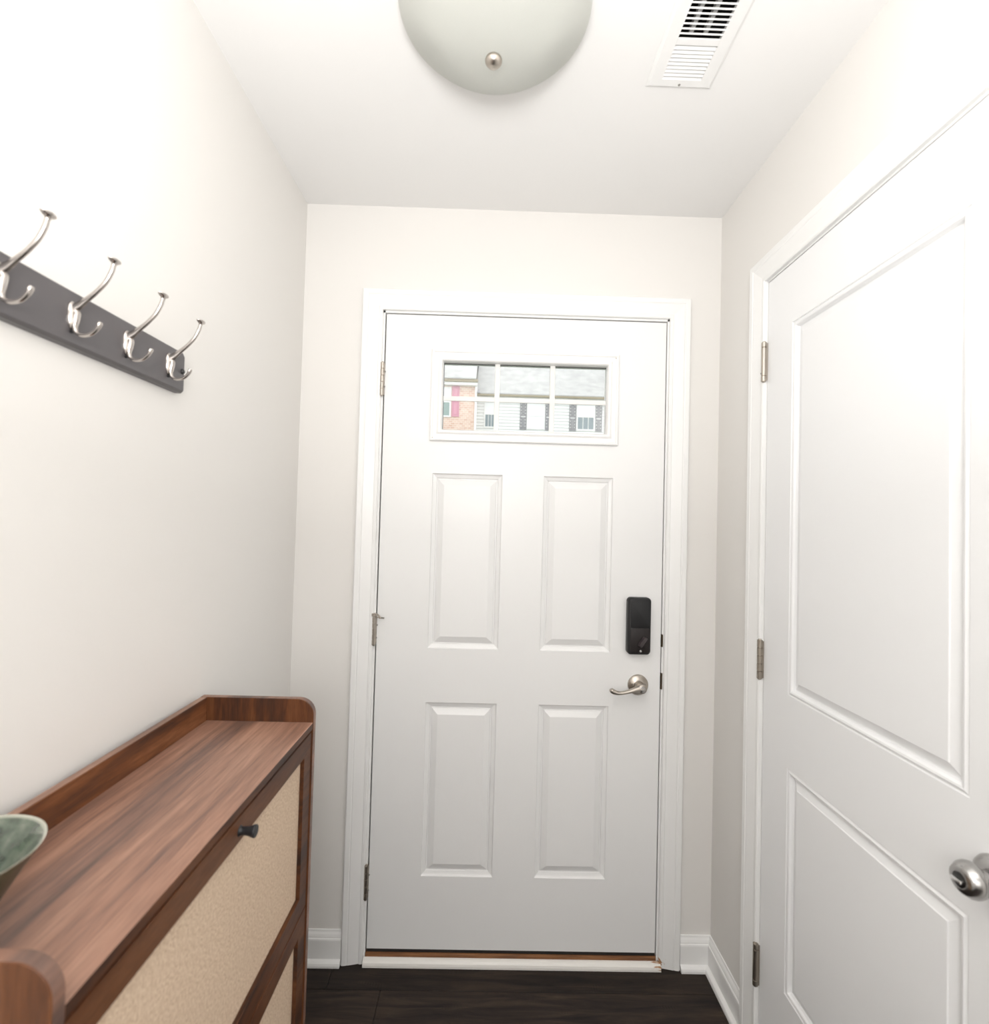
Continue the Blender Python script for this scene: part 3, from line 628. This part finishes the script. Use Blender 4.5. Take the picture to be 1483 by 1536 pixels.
# ------------------------------------------------------------------ cabinet
KX0, KX1, KY0, KY1, KT = -0.2400, -0.0120, 0.4430, 1.1030, 0.0150
TZ = 0.9590                                   # tray surface
cab = thing('shoe_cabinet', 'walnut flip-down shoe cabinet with tan woven door panels', 'cabinet', ((KX0+KX1)/2, (KY0+KY1)/2, 0))
def end_panel(y0, y1):
    bm = BM(); zt, r = 1.0080, 0.034; pts = [(KX0-0.0145, 0.105), (KX0-0.0145, zt)]
    for k in range(9):
        a = PI/2*(1-k/8); pts.append((KX1-r+r*math.cos(a), zt-r+r*math.sin(a)))
    pts += [(KX1, 0.0), (KX0+0.013, 0.0), (KX0+0.013, 0.105)]
    i = 0.0010
    def inset(p): # tiny eased edge
        cx, cz = (KX0+KX1)/2, 0.5
        return (p[0]+(i if p[0] < cx else -i), p[1]+(i if p[1] < cz else -i))
    q = [inset(p) for p in pts]
    loft(bm, [[(x, y0, z) for x, z in q], [(x, y0+i, z) for x, z in pts], [(x, y1-i, z) for x, z in pts], [(x, y1, z) for x, z in q]])
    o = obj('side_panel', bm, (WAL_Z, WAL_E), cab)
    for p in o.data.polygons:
        if abs(p.normal.y) < 0.5: p.material_index = 1  # rim faces take the painted lit tone
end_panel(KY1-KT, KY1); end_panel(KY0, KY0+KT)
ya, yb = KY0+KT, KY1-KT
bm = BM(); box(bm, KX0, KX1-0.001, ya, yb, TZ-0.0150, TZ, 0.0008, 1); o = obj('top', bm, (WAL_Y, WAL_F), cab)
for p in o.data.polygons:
    if p.normal.x > 0.9: p.material_index = 1  # front edge darkened: shade painted as a darker walnut
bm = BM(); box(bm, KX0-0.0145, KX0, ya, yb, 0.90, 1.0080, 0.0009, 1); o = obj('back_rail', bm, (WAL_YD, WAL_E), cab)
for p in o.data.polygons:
    if p.normal.z > 0.9: p.material_index = 1  # upward face only: light from above painted in
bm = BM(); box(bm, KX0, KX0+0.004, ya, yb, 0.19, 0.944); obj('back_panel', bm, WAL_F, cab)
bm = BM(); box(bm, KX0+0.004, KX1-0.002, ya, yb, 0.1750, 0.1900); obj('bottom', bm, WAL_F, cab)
def flip_door(z0, z1):
    y0, y1 = ya+0.0030, yb-0.0030; sw, rw = 0.038, 0.0450
    xb_, xf = KX1-0.0185, KX1-0.0025
    bm = BM()
    rect_frame(bm, y0, y1, z0, z1, [(0, 0), (0, 0.0155), (0.0007, 0.016), (sw-0.0007, 0.016), (sw, 0.0155), (sw, 0)], P=lambda u, v, n: (xb_+n, u, v))
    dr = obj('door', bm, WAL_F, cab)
    bm = BM(); box(bm, xb_+0.002, xb_+0.008, y0+sw-0.0005, y1-sw+0.0005, z0+sw-0.0005, z1-sw+0.0005); obj('woven_panel', bm, WEAVE, dr)
    bm = BM(); lathe(bm, [(0.0080, 0), (0.0062, 0.002), (0.0058, 0.006), (0.0066, 0.014), (0.0090, 0.0215), (0.0092, 0.0235), (0.0086, 0.0245), (0, 0.0245)], (xf, (y0+y1)/2+0.005, z1-0.0215), (1, 0, 0), 26)
    obj('knob', bm, BLACKM, dr, smooth=True)
flip_door(0.5770, 0.9390); flip_door(0.1950, 0.5735)

# ------------------------------------------------------------------ bowl
BX, BY = -0.1760, 0.5110
bm = BM()
outer = [(0, 0.0006), (0.025, 0.0006), (0.026, 0.006), (0.0245, 0.010), (0.033, 0.022), (0.044, 0.042), (0.056, 0.062), (0.067, 0.080), (0.0735, 0.0892)]
inner = [(0.0738, 0.0908), (0.0705, 0.0895), (0.0640, 0.0790), (0.0530, 0.0620), (0.0410, 0.0430), (0.0290, 0.0250), (0.0160, 0.0150), (0, 0.0120)]
lathe(bm, outer+inner, (BX, BY, TZ), (0, 0, 1), 56)
bmesh.ops.recalc_face_normals(bm, faces=bm.faces[:])
for f in bm.faces:
    c_ = f.calc_center_median(); rad = math.hypot(c_.x-BX, c_.y-BY)
    if f.normal.dot(Vector((c_.x-BX, c_.y-BY, -0.02))) > 0 and c_.z-TZ < 0.0865: f.material_index = 1
tag(obj('bowl', bm, (GLAZE, GLAZE_OUT), smooth=True, loc=(BX, BY, TZ)), 'mottled green glazed bowl on the near end of the cabinet top', 'bowl')

# ------------------------------------------------------------------ outdoors
HY = 26.6
def X_(px): return px                          # house coordinates are plain metres
bm = BM(); box(bm, -40, 40, D+WT+0.001, 60, -0.60, -0.18)
gr = obj('ground', bm, LAWN); tag(gr, 'grass verge outside beyond the front door', 'ground', 'structure')
bm = BM(); box(bm, -40, 40, 9, 18, -0.18, -0.165); tag(obj('street', bm, ASPH), 'asphalt street between the houses', 'street', 'structure')

def window_(parent, x0, x1, z0, z1, y, upper, lower):
    bm = BM(); rect_frame(bm, x0, x1, z0, z1, [(0, 0), (0, 0.06), (0.07, 0.06), (0.07, 0.0)], P=lambda u, v, n: (u, y-n, v)); box(bm, x0+0.07, x1-0.07, y-0.05, y-0.005, (z0+z1)/2-0.025, (z0+z1)/2+0.025)
    f = obj('window', bm, OTRIM, parent)
    for a, b, m in ((z0+0.07, (z0+z1)/2-0.025, lower), ((z0+z1)/2+0.025, z1-0.07, upper)):
        bm = BM(); box(bm, x0+0.07, x1-0.07, y-0.03, y-0.004, a, b); obj('pane', bm, m, f)
        if m is OPANE and b-a > 0.3:
            bm = BM()
            for k in (1, 2): xx = x0+0.07+(x1-x0-0.14)*k/3; box(bm, xx-0.012, xx+0.012, y-0.040, y-0.030, a, b)
            obj('grille', bm, OTRIM, f)
def shutter(parent, x0, x1, z0, z1, y, m):
    bm = BM(); zm = (z0+z1)/2; rect_frame(bm, x0, x1, z0, z1, [(0, 0), (0, 0.04), (0.05, 0.04), (0.05, 0.0)], P=lambda u, v, n: (u, y-n, v))
    box(bm, x0+0.05, x1-0.05, y-0.04, y-0.002, zm-0.03, zm+0.03)
    box(bm, x0+0.049, x1-0.049, y-0.016, y-0.002, z0+0.049, z1-0.049)
    for a, b in ((z0+0.10, zm-0.08), (zm+0.08, z1-0.10)): box(bm, x0+0.09, x1-0.09, y-0.034, y-0.014, a, b, 0.012, 1)
    obj('shutter', bm, m, parent)
def roof(parent, x0, x1, y, z, pitch=0.80, depth=6.0):
    bm = BM(); loft(bm, [[(x, y-0.45, z), (x, y+depth, z+pitch*(depth+0.45)), (x, y+depth, z+pitch*(depth+0.45)+0.06), (x, y-0.45, z+0.06)] for x in (x0, x1)])
    loft(bm, [[(x, y+2*depth, z), (x, y+depth, z+pitch*(depth+0.45)), (x, y+depth, z+pitch*(depth+0.45)+0.06), (x, y+2*depth+.1, z+0.06)] for x in (x0, x1)])
    return obj('roof', bm, SHING, parent)
# white sided house
hA = thing('townhouse', 'white sided townhouse with charcoal shutters and a grey shingle roof, across the street', 'house', (6, HY+4, -0.18))
bm = BM(); box(bm, -0.425, 14, HY+0.02, HY+10, -0.18, 8.15); obj('wall', bm, SIDING, hA)
bm = BM(); z = 0.0
while z < 8.0:                                  # clapboards: each course a wedge
    loft(bm, [[(x, HY+0.02, z), (x, HY-0.048, z), (x, HY-0.004, z+0.168), (x, HY+0.02, z+0.168)] for x in (-0.425, 14)]); z += 0.17
o = obj('clapboards', bm, SIDING, hA); o['kind'] = 'stuff'
bm = BM(); box(bm, -0.425, 14, HY-0.06, HY+0.02, 8.00, 8.16); obj('frieze', bm, OTRIM, hA)
bm = BM(); box(bm, -0.425, 14, HY-0.45, HY-0.33, 8.12, 8.25, 0.02, 1); obj('gutter', bm, GUTTER, hA)
bm = BM(); box(bm, -0.425, 14, HY-0.34, HY, 8.10, 8.14); obj('soffit', bm, OTRIM, hA)
roof(hA, -0.425, 14, HY, 8.22)
window_(hA, 0.0, 0.62, 6.50, 7.97, HY-0.02, BLIND, OPANE)
window_(hA, 2.29, 3.24, 6.50, 7.97, HY-0.02, BLIND, BLIND)
window_(hA, 4.94, 5.93, 6.50, 7.97, HY-0.02, BLIND, OPANE)
window_(hA, 8.2, 9.2, 6.50, 7.97, HY-0.02, BLIND, OPANE)
for a, b in ((1.91, 2.27), (3.27, 3.62), (4.55, 4.92), (5.95, 6.31), (7.82, 8.18), (9.22, 9.58)): shutter(hA, a, b, 6.46, 7.99, HY-0.02, SHUT_D)
for x in (0.2, 2.6, 5.2, 8.3): window_(hA, x, x+0.95, 2.3, 4.0, HY-0.02, BLIND, OPANE)
# brick house, one metre nearer
BYP = 25.6
def bx_(x): return CX+(x-CX)*BYP/HY
def bz_(z): return CZ+(z-CZ)*BYP/HY
hB = thing('townhouse', 'brick townhouse with rose red shutters, left of the white sided house', 'house', (-5, BYP+4, -0.18))
xe = bx_(-0.52)
bm = BM(); box(bm, -12, xe, BYP, BYP+10, -0.18, bz_(8.80)); obj('wall', bm, BRICK, hB)
bm = BM(); box(bm, -12, xe+0.15, BYP-0.40, BYP-0.28, bz_(8.84), bz_(9.00), 0.02, 1); obj('gutter', bm, GUTTER, hB)
bm = BM(); box(bm, -12, xe+0.12, BYP-0.30, BYP, bz_(8.70), bz_(8.86)); obj('soffit', bm, OTRIM, hB)
bm = BM(); box(bm, xe, xe+0.11, BYP-0.10, BYP-0.005, 0.0, bz_(8.86), 0.015, 1); obj('downspout', bm, OTRIM, hB)
bm = BM(); box(bm, xe+0.13, xe+0.26, BYP-0.30, BYP-0.16, bz_(8.30), bz_(8.46), 0.02, 1); box(bm, xe+0.1, xe+0.18, BYP-0.20, BYP-0.02, bz_(8.36), bz_(8.40)); obj('security_light', bm, SHUT_D, hB)
roof(hB, -12, xe+0.06, BYP, bz_(8.98))
window_(hB, bx_(-2.75), bx_(-1.78), bz_(7.02), bz_(8.64), BYP, BLIND, mat('green_tinted_pane', (0.25, 0.33, 0.31), 0.2))
for a, b in ((-1.74, -1.34), (-3.2, -2.8)): shutter(hB, bx_(a), bx_(b), bz_(7.06), bz_(8.69), BYP, SHUT_R)
window_(hB, -6.6, -5.6, bz_(7.02), bz_(8.64), BYP, BLIND, OPANE)
for a, b in ((-7.05, -6.65), (-5.55, -5.15)): shutter(hB, a, b, bz_(7.06), bz_(8.69), BYP, SHUT_R)
